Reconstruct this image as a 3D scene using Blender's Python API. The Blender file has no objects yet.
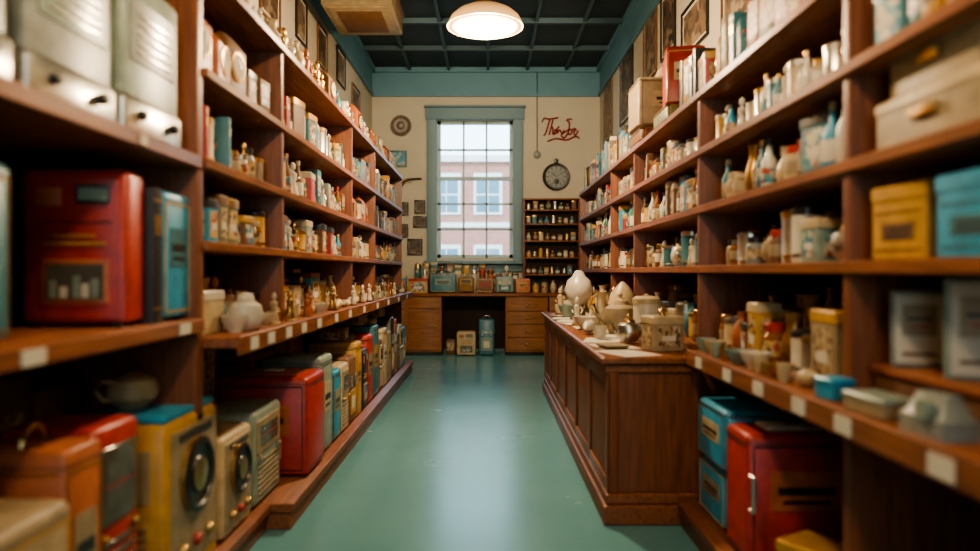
import bpy, math, random
from mathutils import Matrix, Vector
R=math.radians
CAMZ=1.15
scene=bpy.context.scene
# ---------------------------------------------------------------- materials
MATS={}
def mat(name,col,rough=.5,metal=0.0,var=.18,scale=18.0,bump=0.0,stretch=None,spec=.5):
    if name in MATS: return MATS[name]
    m=bpy.data.materials.new(name); m.use_nodes=True
    nt=m.node_tree; p=nt.nodes['Principled BSDF']
    p.inputs['Roughness'].default_value=rough; p.inputs['Metallic'].default_value=metal
    p.inputs['Specular IOR Level'].default_value=spec
    tc=nt.nodes.new('ShaderNodeTexCoord'); mp=nt.nodes.new('ShaderNodeMapping')
    if stretch: mp.inputs['Scale'].default_value=stretch
    nz=nt.nodes.new('ShaderNodeTexNoise'); nz.inputs['Scale'].default_value=scale; nz.inputs['Detail'].default_value=5
    cr=nt.nodes.new('ShaderNodeValToRGB')
    c=Vector(col[:3])
    lo=c*(1-var); hi=c*(1+var)
    cr.color_ramp.elements[0].position=.3; cr.color_ramp.elements[1].position=.7
    cr.color_ramp.elements[0].color=(*lo,1); cr.color_ramp.elements[1].color=(*hi,1)
    nt.links.new(tc.outputs['Object'],mp.inputs['Vector']); nt.links.new(mp.outputs[0],nz.inputs['Vector'])
    nt.links.new(nz.outputs[0],cr.inputs[0]); nt.links.new(cr.outputs[0],p.inputs['Base Color'])
    if bump:
        b=nt.nodes.new('ShaderNodeBump'); b.inputs['Strength'].default_value=bump; b.inputs['Distance'].default_value=.01
        nt.links.new(nz.outputs[0],b.inputs['Height']); nt.links.new(b.outputs[0],p.inputs['Normal'])
    MATS[name]=m; return m
def art(name,cols,scale=30,rough=.45):
    m=bpy.data.materials.new(name); m.use_nodes=True
    nt=m.node_tree; p=nt.nodes['Principled BSDF']; p.inputs['Roughness'].default_value=rough
    tc=nt.nodes.new('ShaderNodeTexCoord')
    v=nt.nodes.new('ShaderNodeTexVoronoi'); v.inputs['Scale'].default_value=scale; v.inputs['Randomness'].default_value=.8
    s=nt.nodes.new('ShaderNodeSeparateColor')
    cr=nt.nodes.new('ShaderNodeValToRGB'); cr.color_ramp.interpolation='CONSTANT'
    e=cr.color_ramp.elements
    for i,c in enumerate(cols):
        if i<2: el=e[i]; el.position=i/len(cols)
        else: el=e.new(i/len(cols))
        el.color=(*c,1)
    nt.links.new(tc.outputs['Object'],v.inputs['Vector']); nt.links.new(v.outputs['Color'],s.inputs[0])
    nt.links.new(s.outputs[0],cr.inputs[0]); nt.links.new(cr.outputs[0],p.inputs['Base Color'])
    MATS[name]=m; return m
cream=mat('cream_enamel',(.46,.35,.20),.4); beige=mat('beige_paint',(.30,.225,.13),.5)
white=mat('white_ceramic',(.56,.50,.39),.28,var=.08); teal=mat('teal_paint',(.035,.14,.17),.4)
turq=mat('turquoise_paint',(.025,.24,.38),.38); red=mat('red_paint',(.36,.03,.02),.4)
must=mat('mustard_paint',(.47,.25,.045),.4); brown=mat('brown_card',(.15,.07,.03),.6)
olive=mat('olive_tin',(.14,.14,.06),.5); grey=mat('grey_enamel',(.22,.23,.20),.4)
dark=mat('black_lacquer',(.022,.02,.018),.35); terra=mat('terracotta',(.38,.11,.04),.45)
brass=mat('aged_brass',(.50,.31,.12),.34,1.0); chrome=mat('brushed_chrome',(.52,.50,.45),.3,1.0)
amber=mat('amber_glass',(.22,.08,.02),.12); green=mat('green_glass',(.05,.14,.09),.12)
paper=mat('paper_label',(.56,.51,.41),.8,var=.05); pink=mat('faded_pink',(.45,.21,.13),.5)
blue=mat('blue_lacquer',(.03,.12,.28),.4); greyg=mat('pale_green_enamel',(.21,.26,.21),.4)
dial=mat('dial_glass',(.10,.09,.07),.12)
WK=dict(rough=.40,var=.32,scale=6,spec=.35)
woodY=mat('mahogany_shelf',(.225,.078,.030),stretch=(9,.8,9),**WK)
woodZ=mat('mahogany_upright',(.18,.060,.023),stretch=(9,9,.8),**WK)
woodX=mat('mahogany_panel',(.225,.078,.030),stretch=(.8,9,9),**WK)
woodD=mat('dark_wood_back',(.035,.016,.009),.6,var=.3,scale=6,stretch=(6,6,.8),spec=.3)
woodL=mat('honey_oak_desk',(.27,.105,.035),.4,var=.3,scale=6,stretch=(.8,9,9))
wallm=mat('cream_plaster',(.52,.46,.35),.85,var=.05,scale=2.5,bump=.05)
friez=mat('teal_frieze_paint',(.11,.24,.29),.6,var=.06,scale=3)
trimm=mat('greygreen_trim_paint',(.15,.24,.26),.5,var=.06,scale=3)
sashm=mat('pale_sash_paint',(.40,.50,.51),.5,var=.04,scale=3)
ceilm=mat('dark_ceiling_paint',(.020,.034,.040),.7,var=.1,scale=3)
beamm=mat('ceiling_beam_paint',(.045,.085,.095),.6,var=.1,scale=3)
A1=art('printed_art_warm',[(.46,.35,.18),(.32,.04,.03),(.46,.35,.18),(.12,.06,.03),(.46,.35,.18),(.5,.27,.05)],55)
A2=art('printed_art_cool',[(.46,.40,.28),(.03,.15,.22),(.1,.25,.25),(.46,.40,.28),(.32,.05,.03)],50)
A3=art('printed_art_sepia',[(.38,.27,.14),(.12,.07,.04),(.26,.16,.08),(.48,.38,.24),(.38,.27,.14)],60)
ARTS=[A1,A2,A3]
# ---------------------------------------------------------------- mesh builder
class MB:
    def __init__(s): s.v=[];s.f=[];s.fm=[];s.m=[];s.st=[Matrix()]
    def push(s,loc=(0,0,0),rz=0,M=None,sc=1):
        T=Matrix.Translation(loc)@Matrix.Rotation(R(rz),4,'Z')@Matrix.Scale(sc,4)
        if M is not None: T=T@M
        s.st.append(s.st[-1]@T); return s
    def pop(s): s.st.pop()
    def add(s,vs,fs,m):
        if m not in s.m: s.m.append(m)
        k=s.m.index(m); o=len(s.v); M=s.st[-1]
        s.v+= [M@Vector(p) for p in vs]
        for f in fs: s.f.append([i+o for i in f]); s.fm.append(k)
    def rings(s,rings,m,caps=True):
        n=len(rings[0]); vs=[p for r in rings for p in r]; ms=m if isinstance(m,list) else [m]*(len(rings)-1)
        for mm in set(ms):
            fs=[]
            for i in range(len(rings)-1):
                if ms[i]is mm:
                    for j in range(n):
                        k=(j+1)%n; fs.append([i*n+j,i*n+k,(i+1)*n+k,(i+1)*n+j])
            s._sub(vs,fs,mm)
        if caps:
            s.add(rings[0][::-1],[list(range(n))],ms[0]); s.add(rings[-1],[list(range(n))],ms[-1])
    def _sub(s,vs,fs,m):
        used=sorted({i for f in fs for i in f}); mp={u:i for i,u in enumerate(used)}
        s.add([vs[u] for u in used],[[mp[i] for i in f] for f in fs],m)
    def box(s,x0,x1,y0,y1,z0,z1,m):
        s.add([(x0,y0,z0),(x1,y0,z0),(x1,y1,z0),(x0,y1,z0),(x0,y0,z1),(x1,y0,z1),(x1,y1,z1),(x0,y1,z1)],
          [[3,2,1,0],[4,5,6,7],[0,1,5,4],[1,2,6,5],[2,3,7,6],[3,0,4,7]],m)
    def bbox(s,x0,x1,y0,y1,z0,z1,m,c=.006):
        s.push(((x0+x1)/2,(y0+y1)/2,z0)); h=z1-z0
        s.prism(x1-x0,y1-y0,[(0,c),(c,0),(h-c,0),(h,c)],m,c); s.pop()
    def prism(s,w,d,prof,m,c=.006):
        rs=[]
        for z,ins in prof:
            a=w/2-ins;b=d/2-ins;q=min(c,a*.9,b*.9);k=q*.3
            r=[]
            for sx,sy in((1,-1),(1,1),(-1,1),(-1,-1)):
                cor=[(a,b-q),(a-k,b-k),(a-q,b)]
                if sx*sy<0: cor=cor[::-1]
                r+=[(sx*x,sy*y,z) for x,y in cor]
            rs.append(r)
        s.rings(rs,m)
    def lathe(s,prof,m,seg=14):
        rs=[[(r*math.cos(2*math.pi*j/seg),r*math.sin(2*math.pi*j/seg),z) for j in range(seg)] for r,z in [(max(r,.0004),z) for r,z in prof]]
        s.rings(rs,m)
    def face(s,x,y,z,prof,m,seg=20):   # lathe pointing to -Y
        s.push((x,y,z),0,Matrix.Rotation(R(90),4,'X')); s.lathe(prof,m,seg); s.pop()
    def tube(s,pts,r,m,seg=8):
        pts=[Vector(p) for p in pts]; rs=[]
        for i,p in enumerate(pts):
            t=(pts[min(i+1,len(pts)-1)]-pts[max(i-1,0)]).normalized()
            u=Vector((0,0,1)) if abs(t.z)<.9 else Vector((1,0,0))
            a=t.cross(u).normalized(); b=a.cross(t)
            rr=r[i] if isinstance(r,(list,tuple)) else r
            rs.append([tuple(p+a*math.cos(2*math.pi*j/seg)*rr+b*math.sin(2*math.pi*j/seg)*rr) for j in range(seg)])
        s.rings([r_[::-1] for r_ in rs],m)
    def build(s,name,origin=(0,0,0),rz=0,smooth=True,parent=None):
        me=bpy.data.meshes.new(name)
        me.from_pydata([tuple(v) for v in s.v],[],s.f)
        for m in s.m: me.materials.append(m)
        me.polygons.foreach_set('material_index',s.fm)
        me.polygons.foreach_set('use_smooth',[smooth]*len(s.f))
        me.update()
        import bmesh
        bm=bmesh.new(); bm.from_mesh(me); bmesh.ops.remove_doubles(bm,verts=bm.verts,dist=1e-6)
        bmesh.ops.recalc_face_normals(bm,faces=bm.faces); bm.to_mesh(me); bm.free()
        if smooth: me.set_sharp_from_angle(angle=R(38))
        ob=bpy.data.objects.new(name,me); scene.collection.objects.link(ob)
        ob.location=origin; ob.rotation_euler=(0,0,R(rz))
        if parent: ob.parent=parent
        return ob
# ---------------------------------------------------------------- item makers (origin bottom centre, front -Y)
def arc(x0,x1,y,z,h,n=9): return [(x0+(x1-x0)*(.5-.5*math.cos(math.pi*i/(n-1))),y,z+h*math.sin(math.pi*i/(n-1))) for i in range(n)]
def tin(b,w,d,h,m,l,a=None):
    lh=min(.035,h*.2)
    b.prism(w,d,[(0,.004),(.004,0),(h-lh,0)],m); b.prism(w+.006,d+.006,[(h-lh-.002,0),(h-.006,0),(h,.005)],l)
    if a:
        b.box(-w*.36,w*.36,-d/2-.0015,-d/2+.001,h*.12,(h-lh)*.9,a); b.box(-w*.22,w*.22,-d/2-.0025,-d/2,h*.3,h*.45,paper)
        b.box(w/2-.001,w/2+.0015,-d*.32,d*.32,h*.15,(h-lh)*.88,a); b.box(-w/2-.0015,-w/2+.001,-d*.32,d*.32,h*.15,(h-lh)*.88,a)
def labeltin(b,w,d,h,m,l,line):
    tin(b,w,d,h,m,l)
    for z0,z1,q in((.12,.15,.42),(.62,.65,.42),(.26,.5,.3)): b.box(-w*q,w*q,-d/2-.0015,-d/2+.001,h*z0,h*z1,line)
    for i in range(2): b.box(-w*.22,w*.22,-d/2-.0025,-d/2,h*(.31+i*.08),h*(.35+i*.08),dark)
    b.box(-w/2-.0015,-w/2+.001,-d*.4,d*.4,h*.12,h*.15,line)
def carton(b,w,d,h,m,a):
    b.prism(w,d,[(0,.002),(.003,0),(h-.003,0),(h,.002)],m,.002)
    b.box(-w*.4,w*.4,-d/2-.001,-d/2+.001,h*.3,h*.85,a)
    b.box(-w*.5-.001,-w*.5+.001,-d*.35,d*.35,h*.3,h*.75,a);b.box(w*.5-.001,w*.5+.001,-d*.35,d*.35,h*.3,h*.75,a)
    b.box(-w*.48,w*.48,-.008,.008,h-.001,h+.0008,paper)
def jar(b,r,h,m,l,a=paper):
    b.lathe([(r*.9,0),(r,h*.06),(r,h*.2),(r*1.01,h*.22),(r*1.01,h*.58),(r,h*.6),(r,h*.68),(r*.72,h*.78),(r*.72,h*.82)],[m,m,m,a,m,m,m,m])
    b.lathe([(r*.8,h*.8),(r*.82,h*.97),(r*.7,h)],l)
def bottle(b,r,h,m,l,a=paper):
    b.lathe([(r*.9,0),(r,h*.04),(r,h*.12),(r*1.02,h*.13),(r*1.02,h*.45),(r,h*.46),(r,h*.55),(r*.42,h*.72),(r*.34,h*.88),(r*.45,h*.89),(r*.45,h)],[m,m,m,a,m,m,m,m,l,l])
def canister(b,r,h,m,l):
    b.lathe([(r*.96,0),(r,h*.03),(r,h*.1),(r*1.02,h*.11),(r*1.02,h*.14),(r,h*.15),(r,h*.8)],[m,m,l,l,l,m])
    b.lathe([(r*1.05,h*.79),(r*1.05,h*.9),(r*.8,h*.95),(r*.2,h*.96),(r*.18,h*.985),(r*.1,h)],l)
def figurine(b,h,m,m2,seed=0):
    rr=random.Random(seed); s=h
    b.lathe([(s*.2,0),(s*.21,s*.05),(s*.16,s*.07)],m2,12)
    b.lathe([(s*.15,s*.06),(s*.17,s*.12),(s*.11,s*.38),(s*.08,s*.47),(s*.12,s*.62),(s*.11,s*.7),(s*.04,s*.74),(s*.035,s*.78)],m,12)
    b.lathe([(s*.02,s*.77),(s*.07,s*.8),(s*.085,s*.87),(s*.065,s*.95),(s*.02,s)],m,12)
    q=rr.uniform(.35,.75)
    b.tube([(s*.1,0,s*.67),(s*.2,-s*.03,s*.55),(s*.16,-s*.12,s*q)],[s*.035,s*.03,s*.025],m,6)
    b.tube([(-s*.1,0,s*.67),(-s*.19,-s*.02,s*.54),(-s*.1,-s*.1,s*.45)],[s*.035,s*.03,s*.025],m,6)
def shell(b,r,m):
    b.push((0,0,r*.5),0,Matrix.Rotation(R(80),4,'Y')); b.lathe([(r*.05,-r),(r*.35,-r*.6),(r*.5,-r*.1),(r*.42,r*.1),(r*.45,r*.2),(r*.3,r*.4),(r*.32,r*.5),(r*.1,r*.9)],m,12); b.pop()
def bowl(b,r,h,m):
    b.lathe([(r*.5,0),(r*.5,h*.1),(r*.85,h*.5),(r,h),(r*.94,h),(r*.75,h*.5),(r*.3,h*.2)],m,18)
def cup(b,r,h,m):
    b.lathe([(r*.7,0),(r*.95,h*.3),(r,h),(r*.92,h),(r*.85,h*.3),(r*.3,h*.12)],m,14)
    b.tube([(r*.95,0,h*.8),(r*1.5,0,h*.75),(r*1.5,0,h*.35),(r*.9,0,h*.25)],r*.1,m,6)
def teapot(b,r,h,m,l):
    b.lathe([(r*.55,0),(r*.6,h*.04),(r*.95,h*.22),(r,h*.4),(r*.85,h*.62),(r*.5,h*.72)],m,20)
    b.lathe([(r*.52,h*.72),(r*.45,h*.8),(r*.12,h*.86),(r*.1,h*.9),(r*.17,h*.95),(r*.05,h)],l,16)
    b.tube([(r*.8,0,h*.3),(r*1.25,0,h*.42),(r*1.5,0,h*.72)],[r*.22,r*.15,r*.1],m,8)
    b.tube([(-r*.8,0,h*.62),(-r*1.3,0,h*.65),(-r*1.45,0,h*.45),(-r*1.2,0,h*.25),(-r*.85,0,h*.22)],r*.09,m,8)
def jug(b,r,h,m):
    b.lathe([(r*.7,0),(r*.75,h*.03),(r,h*.3),(r*.9,h*.5),(r*.55,h*.75),(r*.6,h*.95),(r*.7,h),(r*.6,h),(r*.48,h*.8)],m,18)
    b.tube([(-r*.55,0,h*.92),(-r*1.25,0,h*.85),(-r*1.3,0,h*.55),(-r*.9,0,h*.35)],r*.1,m,8)
    b.tube([(r*.5,0,h*.85),(r*.85,0,h*1.0)],[r*.2,r*.1],m,8)
def vase(b,r,h,m):
    b.lathe([(r*.5,0),(r*.55,h*.03),(r*.9,h*.25),(r,h*.45),(r*.7,h*.7),(r*.35,h*.82),(r*.32,h*.92),(r*.5,h),(r*.42,h),(r*.25,h*.9)],m,18)
def book(b,w,d,h,m,a):
    b.box(-w/2,w/2,-d/2,d/2-.004,.003,h-.003,paper)
    b.bbox(-w/2-.002,-w/2+.003,-d/2-.003,d/2,0,h,m,.001); b.bbox(w/2-.003,w/2+.002,-d/2-.003,d/2,0,h,m,.001)
    b.bbox(-w/2,w/2,-d/2-.005,-d/2+.002,0,h,m,.002)
    b.box(-w*.35,w*.35,-d/2-.0065,-d/2-.004,h*.65,h*.8,a); b.box(-w*.45,w*.45,-d/2-.006,-d/2-.004,h*.1,h*.12,brass);b.box(-w*.45,w*.45,-d/2-.006,-d/2-.004,h*.9,h*.92,brass)
def clockitem(b,w,d,h,m,l):
    b.prism(w,d,[(0,-.008),(h*.06,-.008),(h*.07,0),(h*.75,0),(h*.92,w*.18),(h,w*.3)],m,.01)
    b.face(0,-d/2,h*.48,[(w*.36,0),(w*.36,.006),(w*.3,.008)],brass); b.face(0,-d/2-.004,h*.48,[(w*.29,0),(w*.29,.006)],paper)
    b.box(-.002,.002,-d/2-.013,-d/2-.01,h*.48,h*.48+w*.2,dark); b.box(0,w*.15,-d/2-.013,-d/2-.01,h*.48-.002,h*.48+.002,dark)
def radio(b,w,d,h,m,f,style=0,acc=None):
    """vintage box radio / case; styles choose the front layout"""
    acc=acc or brass; c=min(.02,w*.08)
    b.prism(w,d,[(0.012,c*.6),(.012+c*.5,0),(h-c,0),(h-c*.3,c*.35),(h,c)],m,c)
    for sx in(-1,1):
        for sy in(-1,1): b.box(sx*w*.38-.012,sx*w*.38+.012,sy*d*.36-.012,sy*d*.36+.012,0,.018,dark)
    y=-d/2
    if style==0:
        b.bbox(-w*.40,w*.40,y-.006,y+.004,h*.55,h*.9,f,.003); b.box(-w*.3,w*.3,y-.008,y,h*.62,h*.83,dial)
        b.box(-w*.3,w*.3,y-.009,y-.006,h*.72,h*.73,red)
        for i in range(7):
            z=h*.12+i*h*.055; b.bbox(-w*.36,w*.36,y-.005,y+.002,z,z+h*.022,f,.001)
        for sx in(-1,1): b.face(sx*w*.34,y,h*.5,[(w*.05,0),(w*.05,.012),(w*.035,.018)],acc,16)
    elif style==1:
        b.bbox(-w*.43,w*.43,y-.005,y+.004,h*.1,h*.93,f,.003)
        r=min(w,h)*.3
        b.face(0,y-.004,h*.62,[(r,0),(r,.018),(r*.85,.024),(r*.8,.012),(r*.5,.01),(r*.45,.02),(r*.1,.026)],[acc,dark,dark,dark,dark,acc],28)
        for i in(-1,0,1): b.face(i*w*.25,y-.004,h*.22,[(w*.05,0),(w*.05,.012),(w*.035,.02)],acc if i else red,16)
        b.box(-w*.3,w*.3,y-.009,y-.004,h*.86,h*.9,dark)
    elif style==2:   # tin with picture window and small plate
        b.bbox(-w*.42,w*.42,y-.004,y+.004,h*.06,h*.94,m,.003)
        b.bbox(-w*.30,w*.33,y-.010,y,h*.15,h*.43,f,.004); b.box(-w*.25,w*.28,y-.012,y-.008,h*.18,h*.40,dial)
        for i,(q,k) in enumerate([(-.22,.30),(-.12,.26),(0.0,.33),(.08,.28),(.17,.31)]): b.box(w*q,w*(q+.07),y-.013,y-.011,h*.19,h*k,paper if i%2 else greyg)
        b.bbox(w*.02,w*.34,y-.010,y,h*.78,h*.9,dark,.003);b.box(w*.05,w*.31,y-.012,y,h*.80,h*.88,greyg)
        b.bbox(-w*.36,-w*.12,y-.008,y,h*.76,h*.88,terra,.003)
        b.box(-w*.3,w*.3,y-.0075,y,h*.52,h*.54,must);b.box(-w*.2,w*.2,y-.0075,y,h*.57,h*.585,must)
        b.box(-w*.36,w*.36,y-.006,y,h*.66,h*.668,dark)
    elif style==3:
        b.prism(w+.02,d+.02,[(.008,0),(.012,0),(h*.2,0),(h*.24,.012)],acc,c)
        b.bbox(-w*.4,w*.4,y-.004,y+.003,h*.45,h*.85,f,.003)
        for i in range(5): b.bbox(-w*.3,w*.3,y-.008,y,h*.5+i*h*.06,h*.52+i*h*.06,acc,.001)
        for sx in(-1,1): b.face(sx*w*.28,y-.01,h*.12,[(w*.04,0),(w*.04,.015),(w*.025,.02)],dark,16)
        b.box(-w*.3,w*.3,-d*.2,-d*.08,h-.001,h+.002,dark);b.box(-w*.3,w*.3,d*.08,d*.2,h-.001,h+.002,dark)
    elif style==4:
        b.prism(w+.006,d+.006,[(h*.62,0),(h*.66,0)],acc,c)
        for sx in(-1,1): b.bbox(sx*w*.28-.014,sx*w*.28+.014,y-.012,y,h*.56,h*.72,chrome,.002)
        b.bbox(-w*.36,w*.36,y-.004,y+.002,h*.14,h*.5,f,.002)
        b.bbox(-w*.2,w*.2,y-.006,y,h*.22,h*.4,paper,.002)
    else:
        e=.004
        for z in(.07,.9): b.box(-w*.44,w*.44,y-.002,y+.002,h*z,h*z+e*1.5,acc)
        for sx in(-1,1): b.box(sx*w*.44-e/2,sx*w*.44+e/2,y-.002,y+.002,h*.07,h*.9,acc)
        b.box(-w*.3,w*.3,y-.0025,y+.002,h*.42,h*.72,f); b.box(-w*.24,w*.24,y-.0035,y,h*.54,h*.6,dark); b.box(-w*.2,w*.2,y-.0035,y,h*.47,h*.5,dark)
        b.prism(w+.004,d+.004,[(h*.93,0),(h*.935,0)],dark,c)
        for sx in(-1,1):
            for z in(.07,.9): b.box(sx*w/2-.002,sx*w/2+.002,-d*.43,d*.43,h*z,h*z+e*1.5,acc)
    if style not in(5,2):
      for sx in(-1,1):
        for i in range(4): b.bbox(sx*w/2-.003,sx*w/2+.003,-d*.3,d*.3,h*.25+i*h*.05,h*.27+i*h*.05,f,.001)
        b.bbox(sx*w/2-.002,sx*w/2+.003,-d*.33,d*.33,h*.55,h*.85,f,.001)
def handle(b,w,h,m): b.tube(arc(-w*.28,w*.28,0,h-.004,.05),.008,m)
def single(name,fn,loc,rz=0):
    b=MB(); fn(b); return b.build(name,loc,rz)
# ---------------------------------------------------------------- room
def slab(name,x0,x1,y0,y1,z0,z1,m):
    b=MB(); b.box(x0,x1,y0,y1,z0,z1,m); return b.build(name,smooth=False)
XL,XR,YB,YF,ZC=-1.69,1.63,10.2,-1.9,4.12
fm=bpy.data.materials.new('polished_teal_floor'); fm.use_nodes=True
nt=fm.node_tree; p=nt.nodes['Principled BSDF']; tc=nt.nodes.new('ShaderNodeTexCoord')
n1=nt.nodes.new('ShaderNodeTexNoise'); n1.inputs['Scale'].default_value=1.6; n1.inputs['Detail'].default_value=3
cr=nt.nodes.new('ShaderNodeValToRGB'); cr.color_ramp.elements[0].position=.2;cr.color_ramp.elements[1].position=.8
cr.color_ramp.elements[0].color=(.10,.265,.28,1); cr.color_ramp.elements[1].color=(.135,.32,.33,1)
mr=nt.nodes.new('ShaderNodeMapRange'); mr.inputs[3].default_value=.22; mr.inputs[4].default_value=.30
nt.links.new(tc.outputs['Object'],n1.inputs['Vector']); nt.links.new(n1.outputs[0],cr.inputs[0]); nt.links.new(cr.outputs[0],p.inputs['Base Color'])
nt.links.new(n1.outputs[0],mr.inputs[0]); nt.links.new(mr.outputs[0],p.inputs['Roughness'])
slab('floor',XL-.3,XR+.3,YF-.3,YB+.3,-.1,0,fm)
slab('wall_left',XL-.2,XL,YF,YB,0,ZC,wallm); slab('wall_right',XR,XR+.2,YF,YB,0,ZC,wallm)
WX0,WX1,WZ0,WZ1=-.743,.364,1.354,3.366
def holed(name,y0,y1,hx0,hx1,hz0,hz1):
    b=MB()
    b.box(XL-.2,hx0,y0,y1,0,ZC,wallm); b.box(hx1,XR+.2,y0,y1,0,ZC,wallm)
    b.box(hx0,hx1,y0,y1,0,hz0,wallm); b.box(hx0,hx1,y0,y1,hz1,ZC,wallm); return b.build(name,smooth=False)
holed('wall_back',YB,YB+.3,WX0,WX1,WZ0,WZ1)
FX,FZ0,FZ1=.7,1.1,2.6  # opening behind the camera, added to let in soft frontal daylight
holed('wall_front',YF-.3,YF,-FX,FX,FZ0,FZ1)
slab('ceiling',XL-.2,XR+.2,YF-.3,YB+.3,ZC,ZC+.12,ceilm)
b=MB()
for x in(-1.13,-.57,0,.57,1.13): b.box(x-.02,x+.02,YF,YB,ZC-.05,ZC,beamm)
y=YB-1.0
while y>YF: b.box(XL,XR,y-.025,y+.025,ZC-.06,ZC,beamm); y-=1.0
b.build('trim_ceiling_grid',smooth=False)
def trim(name,bs,m=friez):
    b=MB()
    for q in bs: b.box(*q,m)
    return b.build(name,smooth=False)
trim('trim_1',[(XL,XR,YB-.012,YB,3.73,ZC),(XL,XR,YB-.035,YB-.012,3.70,3.745),(XL,XR,YB-.06,YB-.012,ZC-.07,ZC)])
trim('trim_2',[(XL,XL+.012,YF,YB-.06,3.73,ZC),(XL+.012,XL+.035,YF,YB-.06,3.70,3.745),(XL+.012,XL+.06,YF,YB-.06,ZC-.07,ZC)])
trim('trim_3',[(XR-.012,XR,YF,YB-.06,3.73,ZC),(XR-.035,XR-.012,YF,YB-.06,3.70,3.745),(XR-.06,XR-.012,YF,YB-.06,ZC-.07,ZC)])
trim('baseboard_back',[(XL,XR,YB-.02,YB,0,.14)],trimm)
b=MB(); c=.145
b.bbox(WX0-c,WX0,YB-.04,YB,WZ0-.06,WZ1+.02,trimm); b.bbox(WX1,WX1+c,YB-.04,YB,WZ0-.06,WZ1+.02,trimm)
b.bbox(WX0-c-.02,WX1+c+.02,YB-.05,YB,WZ1,WZ1+.17,trimm); b.bbox(WX0-c-.04,WX1+c+.04,YB-.08,YB,WZ1+.17,WZ1+.2,trimm)
b.bbox(WX0-c-.04,WX1+c+.04,YB-.12,YB+.1,WZ0-.09,WZ0-.04,trimm); b.bbox(WX0-c,WX1+c,YB-.03,YB,WZ0-.2,WZ0-.09,trimm)
fr=.05; yb0,yb1=YB+.08,YB+.13
b.box(WX0,WX0+fr,yb0,yb1,WZ0-.04,WZ1,sashm); b.box(WX1-fr,WX1,yb0,yb1,WZ0-.04,WZ1,sashm)
b.box(WX0,WX1,yb0,yb1,WZ1-fr,WZ1,sashm); b.box(WX0,WX1,yb0,yb1,WZ0-.04,WZ0+.05,sashm)
zm=WZ0+(WZ1-WZ0)*.58; b.box(WX0,WX1,yb0-.02,yb1,zm-.025,zm+.025,sashm)
for i in(1,2):
    x=WX0+fr+(WX1-WX0-2*fr)*i/3; b.box(x-.014,x+.014,yb0,yb1-.01,WZ0,WZ1,sashm)
for z in(WZ0+(zm-WZ0)*.36,WZ0+(zm-WZ0)*.68,zm+(WZ1-zm)*.5): b.box(WX0,WX1,yb0,yb1-.01,z-.014,z+.014,sashm)
b.build('window_1')
b=MB()
for x in(-FX,-.02,FX-.04): b.box(x,x+.04,YF-.2,YF-.14,FZ0,FZ1,trimm)
b.box(-FX,FX,YF-.2,YF-.14,FZ0,FZ0+.06,trimm);b.box(-FX,FX,YF-.2,YF-.14,FZ1-.06,FZ1,trimm)
b.build('added_fill_window',smooth=False)  # unseen window behind the camera, added for fill light
# outside
bm_=bpy.data.materials.new('sunlit_brick'); bm_.use_nodes=True; nt=bm_.node_tree; p=nt.nodes['Principled BSDF']; p.inputs['Roughness'].default_value=.9
br=nt.nodes.new('ShaderNodeTexBrick'); br.inputs['Scale'].default_value=3.2
br.inputs['Color1'].default_value=(.40,.15,.11,1);br.inputs['Color2'].default_value=(.33,.12,.09,1);br.inputs['Mortar'].default_value=(.45,.32,.27,1)
tc=nt.nodes.new('ShaderNodeTexCoord'); mp=nt.nodes.new('ShaderNodeMapping'); mp.inputs['Rotation'].default_value=(R(90),0,0)
nt.links.new(tc.outputs['Object'],mp.inputs[0]);nt.links.new(mp.outputs[0],br.inputs['Vector']);nt.links.new(br.outputs[0],p.inputs['Base Color'])
stone=mat('pale_stone',(.62,.62,.58),.8); glassd=mat('dark_pane',(.10,.18,.23),.15); asphalt=mat('street_paving',(.22,.22,.21),.9)
b=MB(); BY=22
b.box(-9,1.1,BY,BY+5,-.3,4.6,bm_); b.box(-9.1,1.2,BY-.15,BY+5,4.6,4.8,stone); b.box(-9,1.1,BY-.06,BY,2.55,2.7,stone)
b.box(1.1,9,BY+2,BY+6,-.3,3.7,bm_); b.box(1.0,9.1,BY+1.8,BY+6,3.7,3.9,stone)
for x in(-8,-6.4,-4.8,-3.2,-1.75,-.45):
    for z in(.7,2.95):
        b.box(x,x+.9,BY-.05,BY,z,z+1.3,stone)
        for q in(0,1):
            for k in(0,1): b.box(x+.08+q*.38,x+.42+q*.38,BY-.07,BY-.04,z+.08+k*.58,z+.6+k*.58,glassd)
b.build('brick_building',smooth=False)
slab('street_ground',-20,20,YB+.35,40,-.4,-.3,asphalt)
# ---------------------------------------------------------------- shelving
def fillet(b,s,x0,x1,y0,y1,z0,z1,m): b.bbox(min(s*x0,s*x1),max(s*x0,s*x1),y0,y1,z0,z1,m,.004)
T=.035
LL=[2.25,1.87,1.55,1.26]; LEDGE=.92; LB=.12
LU=[2.44,3.41,5.15,6.2,8.1]
b=MB(); f=lambda *a: fillet(b,-1,*a)
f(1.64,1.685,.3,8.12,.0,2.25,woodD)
for yy in LU:
    f(1.0,1.64,yy-.035 if yy<3 else yy-.02,yy+.02,LEDGE if 3<yy<8 else LB,2.25,woodZ)
    if 3<yy<8: f(1.58,1.64,yy-.02,yy+.02,LB,LEDGE-.04,woodZ)
f(1.0,1.64,.3,.34,0,2.25,woodZ)
f(.985,1.64,.3,8.12,2.25-T,2.25,woodY)
for z in LL[1:]: f(.985,1.64,2.46,8.1,z-T,z,woodY)
f(.985,1.64,.34,2.41,1.55-T-.01,1.55,woodY); f(.975,1.64,.34,2.41,.99-.045,.99,woodY)
f(.88,1.64,2.46,8.1,LEDGE-.04,LEDGE,woodY); f(.868,.885,2.46,8.12,LEDGE-.065,LEDGE+.004,woodY)
f(.985,1.64,.34,3.12,.0,LB-.04,woodY); f(.965,1.64,.34,3.12,LB-.04,LB,woodY)
f(.88,1.64,3.12,8.12,0,LB-.04,woodY); f(.865,1.64,3.11,8.13,LB-.04,LB,woodY)
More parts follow.
